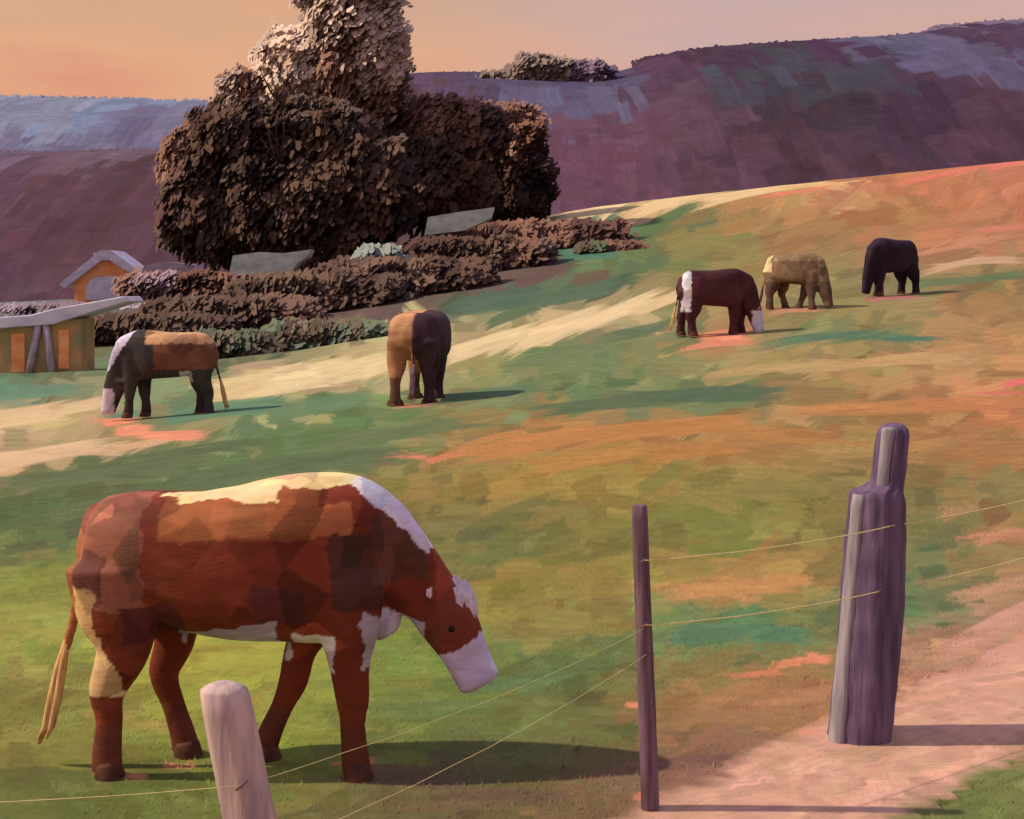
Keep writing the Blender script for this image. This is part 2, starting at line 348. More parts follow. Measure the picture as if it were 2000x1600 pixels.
def foliage(name,blobs,n,smin,smax,parent=None,asp=1.6,vert=.3,rnd=.18,per=120,fuzz=.0):
    Cs=[];O=[];K=[];NN=[]
    wts=np.array([b[3]*b[5] for b in blobs]); wts=wts/wts.sum()
    for b,wt in zip(blobs,wts):
        m=max(8,int(n*wt)); d=rng.normal(0,1,(m,3)); d/=np.linalg.norm(d,axis=1)[:,None]
        nz=np.array([noise.noise(Vector(q*1.8)+Vector((b[0],b[2],0)))*.32+noise.noise(Vector(q*4.5)+Vector((b[0],b[2],5)))*.20 for q in d])
        rr=rng.uniform(.35,1.0,m)**.4*(1+nz)*(1+fuzz*np.abs(rng.normal(0,1,m)))
        dq=np.sign(d)*np.abs(d)**.8
        P=np.array(b[:3])+dq*rr[:,None]*np.array(b[3:6])*.95
        ns=max(6,int(m/per)); S=P[rng.integers(0,m,ns)]
        kd=kdtree.KDTree(ns); st=np.array([1,.5,.55])
        for i,s_ in enumerate(S): kd.insert(s_*st,i)
        kd.balance(); Pj=(P+rng.normal(0,.08,P.shape))*st; ix=np.array([kd.find(p_)[1] for p_ in Pj])
        pal=np.array([lin(c) for c in b[6]])
        sd=(S-np.array(b[:3]))/np.array(b[3:6]); f=rng.uniform(0,1,ns)*.65+(sd[:,2]*.5+.5-sd[:,0]*.12)*.35  # lighter tones toward top and left: sunlight painted into the leaf colours
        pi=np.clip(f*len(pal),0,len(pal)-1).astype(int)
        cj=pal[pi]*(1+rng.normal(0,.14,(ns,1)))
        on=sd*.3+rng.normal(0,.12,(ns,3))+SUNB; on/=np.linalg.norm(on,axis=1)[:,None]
        Cs.append(P);O.append(on[ix]*.8+d*.15+np.array([0,-.5,0]));NN.append(on[ix]+d*.08);K.append(cj[ix]*rng.uniform(.96,1.04,(m,1)))
    P=np.vstack(Cs);O=np.vstack(O);K=np.vstack(K);NN=np.vstack(NN)
    V,Fq,c=quads(P,rng.uniform(smin,smax,len(P)),asp,O,np.clip(K,.004,.8),rnd=rnd,vert=vert)
    return link(name,mesh_np(name,V,Fq,c,M_leaf,False,nrm=np.repeat(NN,5,axis=0)),parent)
def limbs(root,hgt,r0,spread,nl,start=.15,lean=0):
    mb=MB(); pts=[(lean*hgt*t*t+.15*math.sin(t*5),.1*math.sin(t*4),-.3+t*hgt) for t in np.linspace(0,1,9)]
    mb.tube(pts,[r0*(1.35 if i==0 else 1)*(1-.88*i/8) for i in range(9)],9,.3)
    for k in range(nl):
        t=random.uniform(start,.85); a=random.uniform(0,2*math.pi); L=spread*random.uniform(.6,1)*(1.1-t*.6)
        p=Vector((lean*hgt*t*t,0,t*hgt)); q=[]
        for s in np.linspace(0,1,6): q.append(p+Vector((math.cos(a)*L*s,math.sin(a)*L*s*.7,L*(.75*s+.25*s*s)+.15*math.sin(s*6+k))))
        mb.tube(q,[r0*.36*(1-t*.5)*(1-.85*i/5) for i in range(6)],6)
        for kk_ in range(2):
            a2=a+random.uniform(-.9,.9); b=q[3]; mb.tube([b,b+Vector((math.cos(a2)*L*.25,math.sin(a2)*L*.2,L*.3)),b+Vector((math.cos(a2)*L*.45,math.sin(a2)*L*.3,L*.7))],[r0*.12,r0*.08,r0*.02],5)
    return mb.build('trunk',M_bark,root,True)
def up(P,k): return [tuple(min(255,int(v*k)) for v in c) for c in P]
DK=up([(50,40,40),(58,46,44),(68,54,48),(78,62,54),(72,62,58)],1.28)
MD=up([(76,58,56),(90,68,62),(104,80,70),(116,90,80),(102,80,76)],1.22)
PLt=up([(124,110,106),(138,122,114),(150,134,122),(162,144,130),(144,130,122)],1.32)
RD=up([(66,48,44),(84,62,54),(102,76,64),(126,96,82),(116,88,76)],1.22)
def tree(px,Y,label,hgt,r0,spread,nl,blobs,n,smin,smax,name='tree',**k):
    p=at(px,Y); t=empty(name,p,label=label,cat='tree')
    limbs(t,hgt,r0,spread,nl)
    s=Y/F; bb=[]
    for (bx,by,rx,rz,dep,pal) in blobs:
        bb.append(((bx-CX)*s-p.x,dep,CH-(by-YH)*s-p.z,rx*s,min(rx,rz)*s*.8,rz*s,pal))
    foliage('crown',bb,n,smin,smax,t,**k); return t
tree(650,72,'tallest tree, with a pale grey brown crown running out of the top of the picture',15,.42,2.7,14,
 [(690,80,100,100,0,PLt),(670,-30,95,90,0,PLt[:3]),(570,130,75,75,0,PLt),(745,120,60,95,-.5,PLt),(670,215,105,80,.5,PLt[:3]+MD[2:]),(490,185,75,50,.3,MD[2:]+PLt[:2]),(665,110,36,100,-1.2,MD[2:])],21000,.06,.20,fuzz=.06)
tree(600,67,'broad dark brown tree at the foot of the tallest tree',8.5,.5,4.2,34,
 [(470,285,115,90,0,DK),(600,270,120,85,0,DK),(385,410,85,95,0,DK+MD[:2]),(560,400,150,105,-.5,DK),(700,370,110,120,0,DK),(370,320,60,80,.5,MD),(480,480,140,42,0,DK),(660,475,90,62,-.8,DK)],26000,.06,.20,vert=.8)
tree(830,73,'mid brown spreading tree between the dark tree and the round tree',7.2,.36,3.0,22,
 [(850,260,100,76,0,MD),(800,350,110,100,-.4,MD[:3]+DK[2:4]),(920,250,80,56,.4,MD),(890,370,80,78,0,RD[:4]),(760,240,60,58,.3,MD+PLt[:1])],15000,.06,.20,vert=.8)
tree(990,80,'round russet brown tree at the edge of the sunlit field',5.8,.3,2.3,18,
 [(985,285,88,78,0,RD),(1025,360,65,70,-.3,DK+RD[:2]),(960,370,68,66,0,DK+RD[:2]),(990,235,65,38,.2,RD[2:]+MD[2:])],12000,.05,.19,vert=.8)  # lit browns in the top blob, painted sunlight over dark lower blobs
tree(1060,235,'low greyish tree standing up from the ridge line left of the higher hill',9,.5,4,10,
 [(1000,165,90,24,0,up(PLt[:2],.72)),(1060,142,70,34,0,up(PLt[:2],.76)),(1150,148,50,28,0,[(126,110,130),(132,116,136),(116,100,118)])],6500,.2,.6)
def bush(px,Y,w_,h_,label,pal,n=900,cat='shrub',sub=None,name='scrub_bush',group=None,smin=.04,smax=.15):
    n=int(n*4)
    p=at(px,Y); s=Y/F; t=empty(name,p,label=label,cat=cat,group=group)
    W=w_*s/2; Hh=h_*s
    if not sub: W*=1.25
    bb=[(0,0,Hh*.42,W*.8,W*.4,Hh*.44,pal),(-W*.6,.1,Hh*.40,W*.55,W*.35,Hh*.42,pal),(W*.6,-.1,Hh*.42,W*.55,W*.35,Hh*.44,pal)]
    if sub: bb=[(0,0,Hh*.5,W,W*.8,Hh*.52,pal)]
    mb=MB()
    for k in range(6):
        a=random.uniform(-1,1); mb.tube([(0,0,-.1),(a*W*.3,.1*a,Hh*.35),(a*W*.6,0,Hh*.65)],[.05,.035,.01],5)
    mb.build('stem',M_bark,t,True)
    foliage('leaves',bb,n,smin,smax,t,asp=2.6,vert=0,rnd=.12,per=170); return t
BR=up([(72,58,56),(82,68,62),(96,78,70),(80,66,60)],1.12)
GB=up([(72,80,68),(82,90,76),(92,84,74),(76,72,64)],1.12)
bush(300,50,230,60,'dark brown scrub bush behind the white faced cow on the left',BR+GB[:1])
bush(450,52,250,72,'brown scrub bush below the sage roofed shed left of the trunk',BR)
bush(620,54,250,88,'brown scrub bush under the broad dark tree',BR,1100)
bush(790,55,250,86,'brown scrub bush above the cow seen end on',BR+up([(108,86,78)],1.1),1100)
bush(500,43,200,46,'low green brown bush on the edge of the painted cream sunlit strip',GB,700)
bush(640,43,180,46,'low green brown bush left of the cow seen end on',GB+BR[:1],700)
bush(930,60,220,80,'brown scrub bush on the bank below the round tree',BR+MD[:3],900)
bush(1060,66,250,62,'russet scrub bush at the right end of the bank',MD[:4],900)
bush(1190,62,90,14,'small low brown bush on the green slope',MD[:3]+GB,350)
bush(350,70,180,62,'grey brown scrub bush beside the small farmhouse',MD+[(136,118,130)],700)
bush(170,66,240,14,'low mauve bush in front of the small farmhouse',[(134,120,136),(146,132,148),(118,106,116)],400)
bush(735,58,105,86,'rounded pale sage shrub left of the upper shed',[(128,140,136),(142,152,146),(154,160,154),(120,130,126)],800,sub=1,name='sage_shrub')

# ------------------------------------------------------------ hills + woods
def hill(name,label,prof,Y0,depth,zfoot,anch_h,nq,smin,smax,woods_label,rag=1.0,gain=1.0):
    gain=np.array(gain)
    px=np.array([p[0] for p in prof],float); py=np.array([p[1] for p in prof],float)
    u0,u1=(px[0]-CX)/F,(px[-1]-CX)/F
    un=np.linspace(max(u0,-.44),min(u1,.44),760)
    if u0<-.44: un=np.r_[np.linspace(u0,-.44,60)[:-1],un]
    if u1>.44: un=np.r_[un,np.linspace(.44,u1,60)[1:]]
    step=np.array([noise.noise(Vector((round(q*F/38)*.71,Y0*.01,0)))*9+noise.noise(Vector((q*F/14,Y0*.01,2)))*4 for q in un])*rag/F*Y0
    base=CH+(YH-np.interp(un*F+CX,px,py))/F*Y0-smax*.3
    ker=np.hanning(121); ker/=ker.sum(); sm=np.convolve(np.pad(base,60,'edge'),ker,'valid')
    T=np.r_[np.linspace(0,1,190),np.linspace(1.02,1.5,10)]
    rows=[]
    for t in T:
        Y=Y0-depth*(1-t) if t<=1 else Y0+depth*(t-1)
        s=math.sin(min(t,1)*math.pi/2) if t<=1 else math.cos((t-1)*math.pi*.8)
        b=min(t,1)**14
        rid=(sm*(1-b)+base*b) if t<=1 else base
        rows.append(np.c_[un*Y0,np.full(len(un),Y),zfoot+(rid-zfoot)*s+step*min(t,1)**30])
    ridge=base
    V=np.vstack(rows); ii=np.arange(len(V)).reshape(len(T),len(un))
    Fh=np.stack([ii[:-1,:-1],ii[:-1,1:],ii[1:,1:],ii[1:,:-1]],-1).reshape(-1,4)
    ah=np.array([[(a[0]-CX)/F*Y0,CH+(YH-a[1])/F*Y0,*(lin(a[2:])*gain)] for a in anch_h])
    X2=V[:,0].reshape(ii.shape); Z2=V[:,2].reshape(ii.shape)
    C=np.zeros(ii.shape+(3,)); dd=np.full(ii.shape,1e18)
    for a in ah:
        d=((a[0]-X2)*.7)**2+(a[1]-Z2)**2; m=d<dd; dd[m]=d[m]; C[m]=a[2:]
    xs=un*F; Hpx=(ridge.mean()-zfoot)/Y0*F
    ys=np.sin(np.minimum(T,1)*math.pi/2)*Hpx+np.maximum(T-1,0)*50
    for s in range(4200):
        j=rng.integers(0,len(un)); sy_=rng.uniform(0,Hpx); r=min(np.searchsorted(ys,sy_),len(T)-1)
        zz=Z2[r,j]+rng.normal(0,14)*Y0/F; xx=X2[r,j]+rng.normal(0,22)*Y0/F
        c=ah[np.argmin(((ah[:,0]-xx)*.7)**2+(ah[:,1]-zz)**2),2:]*(1+rng.normal(0,.10))*(1+rng.normal(0,.03,3))
        big=1.4-.6*s/4200
        stroke(C,xs,ys,xs[j],sy_,1,1,rng.uniform(22,50)*big,rng.uniform(12,26)*big,rng.choice([math.pi/2+rng.normal(0,.12),rng.normal(-.1,.15)],p=[.6,.4]),c)
    C=np.clip(C,.004,.8)
    o=link(name,mesh_np(name,V,Fh,C.reshape(-1,3),M_hill)); tag(o,label,'hill',kind='structure')
    # far-off tree tops along the skyline
    nc=nq
    j=rng.integers(0,len(un),nc); r=rng.integers(176,190,nc)
    out=np.tile(np.array([-.25,-.75,.6]),(nc,1))
    P=V[ii[r,j]]+np.c_[rng.normal(0,smax*.4,nc),rng.uniform(-.2,.2,nc)*smax,rng.uniform(-.2,.5,nc)*smax]
    c=C[r,j]*(1+rng.normal(0,.04,(nc,1)))
    Vq,Fq,cc=quads(P,rng.uniform(smin,smax,nc),1.5,out,np.clip(c,.004,.8),rnd=.05,vert=1.2)
    gn=np.repeat(out*.3+np.array([-.1,-.35,.8]),5,axis=0)
    o=link('woodland',mesh_np('woodland',Vq,Fq,cc,M_leaf,False,nrm=gn)); tag(o,woods_label,'woodland',kind='stuff')
hill('far_hill','distant ridge on the left with blue grey haze painted in',[(-1500,150),(-600,185),(0,195),(300,200),(372,206),(900,185),(1400,230),(2200,260)],520,170,0,
 [(0,230,124,128,144),(100,230,126,130,148),(300,240,116,128,150),(200,215,124,128,142),(50,280,116,112,134),(350,290,112,108,130),(700,230,100,95,114)],2500,.3,1.2,'tree tops with painted blue grey haze along the distant left ridge',.4,(.98,1.04,1.16))  # blue grey haze of distance painted into the ridge colour
hill('near_hill','low maroon wooded rise behind the farm buildings',[(-1500,270),(-600,290),(0,300),(150,303),(330,296),(700,320),(900,330),(1050,400),(1200,470)],200,70,-1,
 [(50,350,104,90,108),(200,345,98,76,88),(100,450,90,68,78),(280,400,86,62,70),(50,550,80,60,70),(150,520,86,64,74),(20,430,98,78,90),(250,320,102,84,94),(180,400,90,68,80)],2500,.10,.45,'maroon tree tops along the low rise on the left',.6,(1.04,1.12,1.2))
hill('wooded_hill','dark purple wooded hill above the sunlit field on the right',[(420,420),(520,260),(620,180),(700,168),(850,152),(1000,155),(1190,163),(1232,158),(1244,118),(1400,103),(1600,90),(1790,80),(1804,60),(2000,52),(2500,40),(3600,60)],270,110,3,
 [(820,250,88,68,72),(1100,260,96,90,108),(1150,350,100,70,82),(1300,200,80,58,72),(1500,230,70,68,74),(1450,300,66,54,62),(1650,140,92,86,106),(1850,130,76,58,74),(1900,80,118,104,116),(1975,75,118,104,116),(1750,200,92,84,104),(1350,130,72,54,68),(1600,270,72,54,68),(1900,240,82,64,80),(1950,180,88,84,100),(1700,300,80,58,68),(1000,170,88,80,98),(1100,200,82,74,96),(1250,300,86,64,76),(1250,380,88,64,74),(1400,350,76,56,64),(1550,110,74,54,70),(1850,290,78,58,72),(900,180,88,72,90),(1380,240,70,68,76),(2000,130,80,68,88)],4500,.12,.6,'dark purple tree tops along the skyline of the right hill',.45,(.96,1.05,1.22))

# ------------------------------------------------------------ farm buildings
t=empty('farmhouse',at(208,78),.06,label='small farmhouse with pointed lavender roof and orange walls at far left',cat='house')
MB().box(-1.75,1.95,0,3,-.3,1.2).build('wall',M_orange,t,bevel=.02)
MB().prism([(-1.75,1.2),(1.95,1.2),(.25,2.45),(-.2,2.45)],.02,2.9).build('gable',M_orange,t)
r=MB().prism([(-2.5,.95),(-.25,2.85),(.3,2.85),(2.4,1.3),(2.3,1.0),(.25,2.30),(-.2,2.30),(-2.2,.75)],-.4,3.3).build('roof',M_lav,t)
MB().prism([(-1.1,.1),(-1.15,.8),(-.7,1.35),(.5,1.45),(1.0,1.1),(1.0,.4),(.8,.05)],-.06,.0).build('front_panel',M_pale,t)
MB().box(-1.0,-.7,1.2,1.5,1.9,2.75).build('chimney',M_mauve,r)
t=empty('lean_to_shed',at(335,76),label='low mauve roofed shed just right of the small farmhouse',cat='shed')
MB().box(-1.3,1.3,0,2,-.3,1.1).build('wall',M_brownwall,t)
MB().prism([(-1.7,1.0),(-1.4,1.7),(-.2,1.9),(1.2,1.75),(1.7,1.2),(.6,.9)],-.3,2.3).build('roof',M_mauve,t)
t=empty('low_barn',at(90,38),label='low barn with long lavender roof and orange slats at the left edge',cat='barn')
MB().box(-1.8,.9,.15,1.4,-.3,1.45).build('wall',M_olivewall,t,bevel=.02)
MB().prism([(-2.0,1.12),(-.9,1.22),(.2,1.30),(1.2,1.62),(2.2,1.92),(2.1,2.06),(1.0,1.86),(.2,1.72),(-.4,1.56),(-1.2,1.50),(-2.0,1.40)],-.05,1.7).build('roof',M_lav,t,bevel=.03)
for a,b in ((-.50,-.22),(.16,-.02)):
    MB().tube([(a,.06,-.2),((a+b)/2,.06,.6),(b,.06,1.28)],[.11,.10,.09],8,.2).build('post',M_mauve,t,True)
MB().box(-.98,-.62,.11,.148,0,1.05).build('slat',M_orange,t)
MB().box(.30,.58,.11,.148,.1,1.15).build('slat',M_orange,t)
t=empty('roofed_shed',at(530,59),label='low shed with pale sage roof left of the dark tree trunk',cat='shed')
MB().box(-1.2,1.2,0,2,-.3,1.3).build('wall',M_brownwall,t)
MB().prism([(-1.65,1.2),(-1.5,1.95),(-.4,2.1),(.6,2.05),(1.75,2.2),(1.6,1.9),(1.2,1.65),(.9,1.25),(-.2,1.1)],-.6,.6).build('roof',M_sage,t)
t=empty('roofed_shed',at(895,64),label='upper shed with slanting pale sage roof below the brown trees',cat='shed')
MB().box(-1.1,1.1,0,2,-.4,1.5).build('wall',M_brownwall,t)
MB().prism([(-1.5,1.3),(-1.35,2.1),(-.2,2.3),(1.65,2.55),(1.5,2.05),(.3,1.5)],-.6,.6).build('roof',M_sage,t)

# ------------------------------------------------------------ fence
PL=Vector((-.52,3.5,0)); PT=Vector((.58,5.9,0)); PB=Vector((1.70,6.9,0))
def post_mesh(t,b,top,r0,r1,mat,name='shaft',sq=1.0,seed=0,n=20,dome=.5,prof=None,N=26):
    b=Vector(b); top=Vector(top); mb=MB()
    for i in range(N+3):
        f=min(i/N,1.0); p=b.lerp(top,f)
        r=r0+(r1-r0)*f
        if prof:
            r=np.interp(f,[q[0] for q in prof],[q[1] for q in prof]); p=p+Vector((np.interp(f,[q[0] for q in prof],[q[2] for q in prof]),0,0))
        if i>=N: r*={0:.93,1:.72,2:.4}[i-N]; p=p+Vector((0,0,r1*dome*{0:0.1,1:.45,2:.7}[i-N]))
        for k in range(n):
            th=2*math.pi*k/n
            rr=r*(1+.13*noise.noise(Vector((math.cos(th)*2.2,math.sin(th)*2.2,f*1.2+seed)))+.10*noise.noise(Vector((math.cos(th)*6,math.sin(th)*6,f*2+seed*3)))+.05*noise.noise(Vector((th,f*14,seed))))
            mb.v.append((p.x+math.cos(th)*rr,p.y+math.sin(th)*rr*sq,p.z))
    for i in range(N+2):
        for k in range(n): mb.f.append((i*n+k,i*n+(k+1)%n,(i+1)*n+(k+1)%n,(i+1)*n+k))
    mb.f.append(tuple((N+2)*n+k for k in range(n)))
    return mb.build(name,mat,t,True)
tp=empty('fence_post',(PL.x,PL.y,0),label='pale rounded post leaning left in front of the large cow',cat='fence post')
post_mesh(tp,(.07,0,-.1),(-.20,0,1.20),.078,.060,M_post3,seed=1)
def staple(t,x,y,z): MB().tube([(x-.014,y,z-.012),(x,y-.009,z),(x+.014,y,z+.012)],[.003]*3,6).build('staple',M_stake,t,True)
staple(tp,-.14,-.07,.99); staple(tp,-.11,-.07,.82)
tt_=empty('fence_post',(PT.x,PT.y,0),label='slim dark stake between the large cow and the thick post',cat='fence post')
post_mesh(tt_,(.005,0,-.1),(-.045,0,1.29),.040,.032,M_stake,seed=5,n=12,dome=.3)
staple(tt_,-.035,-.04,1.07); staple(tt_,-.03,-.04,.80); staple(tt_,-.02,-.04,.68)
tb=empty('fence_post',(PB.x,PB.y,0),label='thick post with painted purple shade and stepped top at the right beside the path',cat='fence post')
post_mesh(tb,(-.01,0,-.1),(.172,0,1.51),.15,.078,M_post,seed=9,n=34,N=64,dome=.6,
  prof=[(0,.150,0),(.2,.150,0),(.5,.148,-.01),(.78,.132,-.035),(.815,.126,-.045),(.835,.082,.0),(.95,.080,0),(1,.078,0)])
post_mesh(tb,(-.125,-.07,-.1),(-.005,-.05,1.20),.052,.038,M_post2,name='lit_edge_strip',seed=13,n=14,dome=.1)  # pale strip stands in for the sunlit left edge of the post
post_mesh(tb,(.100,-.060,1.2),(.135,-.045,1.52),.028,.034,M_post2,name='bark_strip',seed=21,n=10,dome=.3)
staple(tb,.12,-.135,1.06); staple(tb,.06,-.15,.75)
PR=Vector((4.1,8.7,h1(4.1,8.7))); PK=Vector((-2.7,3.45,0))
for q,lb in ((PR,'post beyond the right edge carrying the far end of the wires'),(PK,'corner post beyond the left edge carrying the wire')):
    tq=empty('fence_post',q,label=lb,cat='fence post'); post_mesh(tq,(0,0,-.1),(.03,0,1.45),.08,.07,M_post2,seed=q.x)
def wire(segs,label,rad=.0022):
    mb=MB(); pts=[]
    for (a,b) in zip(segs[:-1],segs[1:]):
        a=Vector(a);b=Vector(b)
        for i in range(24):
            f=i/24; p=a.lerp(b,f); p.z-=.035*4*f*(1-f)*(b-a).length*.4; pts.append(p+Vector((0,0,.003*noise.noise(Vector((p.x*4,p.y*4,1))))))
    pts.append(Vector(segs[-1])); mb.tube(pts,rad,6)
    o=mb.build('fence_wire',M_wire,None,True); return tag(o,label,'wire')
zR=PR.z
wire([(PT.x-.036,PT.y-.045,1.07),(PB.x+.12,PB.y-.14,1.06),(PR.x,PR.y-.08,zR+1.2)],'highest yellow wire running right from the slim dark stake',.0028)
wire([(PT.x-.03,PT.y-.045,.80),(PB.x+.06,PB.y-.155,.75),(PR.x,PR.y-.08,zR+.88)],'lower yellow wire between the slim dark stake and the thick post',.0028)
wire([(PK.x,PK.y,.92),(PL.x-.14,PL.y-.07,.99),(PT.x-.03,PT.y-.047,.79)],'thin wire passing below the head of the large cow',.0009)
wire([(PL.x-.10,PL.y-.07,.82),(PT.x-.02,PT.y-.045,.68)],'lowest thin wire from the pale leaning post to the slim dark stake',.0010)

# ------------------------------------------------------------ cows
def cow(label,px,Y,rz,scheme,voxel=.03,graze=0,scale=1.0,legs=0,name='cow',white_hair=True,lg=1.0,wide=1.0,sy=1.0,blk=0):
    P=lambda a,b:((a-460)/420.0,(1505-b)/420.0)
    V=[];Fa=[]
    def loft(st,n=20,sub=5,box=1.0):
        st=[np.array([*P(s[0],s[1]),s[2]/420.0,s[3],(s[4] if len(s)>4 else 0)]) for s in st]
        Q=[]
        for i in range(len(st)-1):
            p0=st[max(i-1,0)];p1=st[i];p2=st[i+1];p3=st[min(i+2,len(st)-1)]
            for k in range(sub):
                t=k/sub; Q.append(.5*((2*p1)+(-p0+p2)*t+(2*p0-5*p1+4*p2-p3)*t*t+(-p0+3*p1-3*p2+p3)*t**3))
        Q.append(st[-1]); Q=np.array(Q); N=len(Q)
        T=np.gradient(Q[:,[0,4,1]],axis=0); T/=np.linalg.norm(T,axis=1)[:,None]
        def ring(i,sc,off):
            t=T[i]; b=np.array([0,1,0.]); nn_=np.cross(b,t); nn_/=np.linalg.norm(nn_); b2=np.cross(t,nn_)
            c=np.array([Q[i,0],Q[i,4],Q[i,1]])+t*off
            out=[]
            for a in np.linspace(0,2*math.pi,n,endpoint=False):
                ca,sa=math.cos(a),math.sin(a)
                ca=math.copysign(abs(ca)**box,ca); sa=math.copysign(abs(sa)**box,sa)
                out.append(c+nn_*ca*Q[i,2]*sc+b2*sa*Q[i,3]*sc)
            return out
        e0=min(Q[0,2],Q[0,3]);e1=min(Q[-1,2],Q[-1,3])
        R=[ring(0,.6,-e0*.4)]+[ring(i,1,0) for i in range(N)]+[ring(N-1,.75,e1*.3)]
        b=len(V)
        for r in R: V.extend(r)
        for i in range(len(R)-1):
            for k in range(n): Fa.append((b+i*n+k,b+(i+1)*n+k,b+(i+1)*n+(k+1)%n,b+i*n+(k+1)%n))
        Fa.append(tuple(b+k for k in range(n))); Fa.append(tuple(b+(len(R)-1)*n+k for k in range(n))[::-1])
    if graze==0:
        loft([(178,1062,66,.12),(196,1066,92,.20),(250,1080,112,.25),(320,1088,118,.27),(400,1102,136,.30),(480,1104,148,.31),(560,1096,158,.29),(620,1094,163,.26),(680,1096,160,.21),(730,1108,134,.16),(765,1124,104,.11)],box=.74)
        loft([(690,1062,110,.15),(748,1088,92,.115),(798,1128,72,.096),(842,1172,58,.088),(870,1208,58,.094),(894,1250,50,.078),(914,1292,43,.068),(934,1330,42,.076)],box=.70)
        loft([(690,1170,74,.10),(735,1205,56,.08),(758,1240,28,.045)],14)
        loft([(640,1030,26,.04,-.15),(668,1095,40,.05,-.17),(698,1170,36,.05,-.16)],12)
    else:
        b_=blk
        loft([(170,1070,72,.12),(192,1076,108,.21),(250,1084,124-b_,.27),(320,1090,130-b_,.30),(400,1096,136-b_,.33),(500,1098,142-b_,.34),(590,1096,150-b_,.31),(660,1096,152-b_,.26),(725,1102,140,.19),(765,1118,114,.14)],box=.58)
        loft([(680,1060,118,.18),(735,1115,112,.155),(778,1195,88,.125),(806,1265,74,.105),(826,1325,68,.11),(842,1385,58,.092),(856,1440,50,.082),(864,1478,46,.085)],box=.66)
    yn=-.15
    if legs==0:
        HN=[(245,1105,100,.13,yn),(252,1190,84,.12,yn),(260,1262,54,.085,yn-.01),(230,1340,36,.056,yn-.01),(234,1395,27,.044,yn-.01),(230,1455,29,.047,yn-.01),(230,1490,31,.050,yn-.01)]
        HF=[(275,1115,90,.12,.14),(300,1200,70,.11,.15),(322,1268,44,.075,.15),(300,1340,31,.05,.15),(318,1400,24,.04,.15),(336,1455,26,.043,.15),(344,1490,29,.047,.15)]
        FN=[(680,1130,85,.10,-.14),(690,1215,62,.09,-.14),(692,1290,40,.062,-.13),(698,1355,33,.050,-.13),(698,1400,25,.040,-.13),(702,1455,27,.045,-.13),(706,1490,29,.048,-.13)]
        FF=[(640,1130,80,.10,.13),(615,1215,52,.085,.13),(578,1285,34,.056,.13),(562,1350,30,.049,.13),(540,1400,23,.038,.13),(515,1455,25,.043,.13),(504,1490,27,.047,.13)]
    else:
        HN=[(245,1105,100,.13,yn),(262,1190,80,.12,yn),(280,1262,52,.085,yn),(262,1345,33,.052,yn),(268,1400,25,.042,yn),(272,1455,27,.045,yn),(276,1490,30,.05,yn)]
        HF=[(245,1115,90,.12,.14),(240,1200,70,.11,.15),(235,1268,46,.075,.15),(200,1345,31,.048,.15),(198,1400,24,.04,.15),(192,1455,26,.044,.15),(192,1490,29,.05,.15)]
        FN=[(660,1130,85,.10,-.14),(650,1215,60,.09,-.14),(640,1290,38,.06,-.13),(636,1355,31,.048,-.13),(630,1400,24,.04,-.13),(626,1455,27,.044,-.13),(628,1490,30,.05,-.13)]
        FF=[(680,1130,80,.10,.13),(695,1215,56,.085,.13),(705,1285,36,.056,.13),(712,1350,29,.046,.13),(714,1400,23,.038,.13),(718,1455,26,.043,.13),(724,1490,29,.05,.13)]
    LG=[]
    for Lg in (HN,HF,FN,FF):
        q=[(s[0],s[1],s[2]*(lg if i>1 else 1),s[3]*(lg if i>1 else 1),s[4]*wide) for i,s in enumerate(Lg)]; LG.append(q); loft(q,14)
    loft([(212,1000,16,.035),(178,1012,13,.028),(164,1060,12,.025,-.01),(158,1150,11,.023,-.03),(146,1220,11,.022,-.04),(132,1275,10,.02,-.05)],10)
    hx,hy=(858,1158) if graze==0 else (806,1275)
    for sg in (-1,1):
        b=len(V); c0=np.array([*P(hx,hy)])
        pts=[(0,.06,0,.024),(-.035,.11,.012,.040),(-.075,.15,.015,.036),(-.12,.185,.008,.012)]
        for (dx,dy,dz,r) in pts:
            for k in range(8):
                a=2*math.pi*k/8; V.append(np.array([c0[0]+dx+math.cos(a)*r*.6,sg*dy+math.cos(a)*r*.5,c0[1]+dz+math.sin(a)*r]))
        for i in range(3):
            for k in range(8):
                q=(b+i*8+k,b+i*8+(k+1)%8,b+(i+1)*8+(k+1)%8,b+(i+1)*8+k)
                Fa.append(q if sg>0 else q[::-1])
        q=tuple(b+k for k in range(8)); Fa.append(q[::-1] if sg>0 else q); q=tuple(b+24+k for k in range(8)); Fa.append(q if sg>0 else q[::-1])
    me=bpy.data.meshes.new('tmp'); me.from_pydata([tuple(v) for v in V],[],Fa); me.update()
    bm=bmesh.new(); bm.from_mesh(me); bmesh.ops.recalc_face_normals(bm,faces=bm.faces); bm.to_mesh(me); bm.free()
    tmp=bpy.data.objects.new('tmp',me); COL.objects.link(tmp)
    m=tmp.modifiers.new('r','REMESH'); m.mode='VOXEL'; m.voxel_size=voxel; m.use_smooth_shade=True
    m=tmp.modifiers.new('s','SMOOTH'); m.factor=.5; m.iterations=6 if voxel<.02 else 2
    dg=bpy.context.evaluated_depsgraph_get(); ev=tmp.evaluated_get(dg)
    body=bpy.data.meshes.new_from_object(ev); bpy.data.objects.remove(tmp); bpy.data.meshes.remove(me)
    body.name='body'
    nv=len(body.vertices); co=np.zeros(nv*3,np.float32); body.vertices.foreach_get('co',co); co=co.reshape(-1,3)
    jit=patch_colors(co,260 if voxel<.02 else 110,.20,(1,1,.75),.035)
    cols=np.zeros((nv,3))
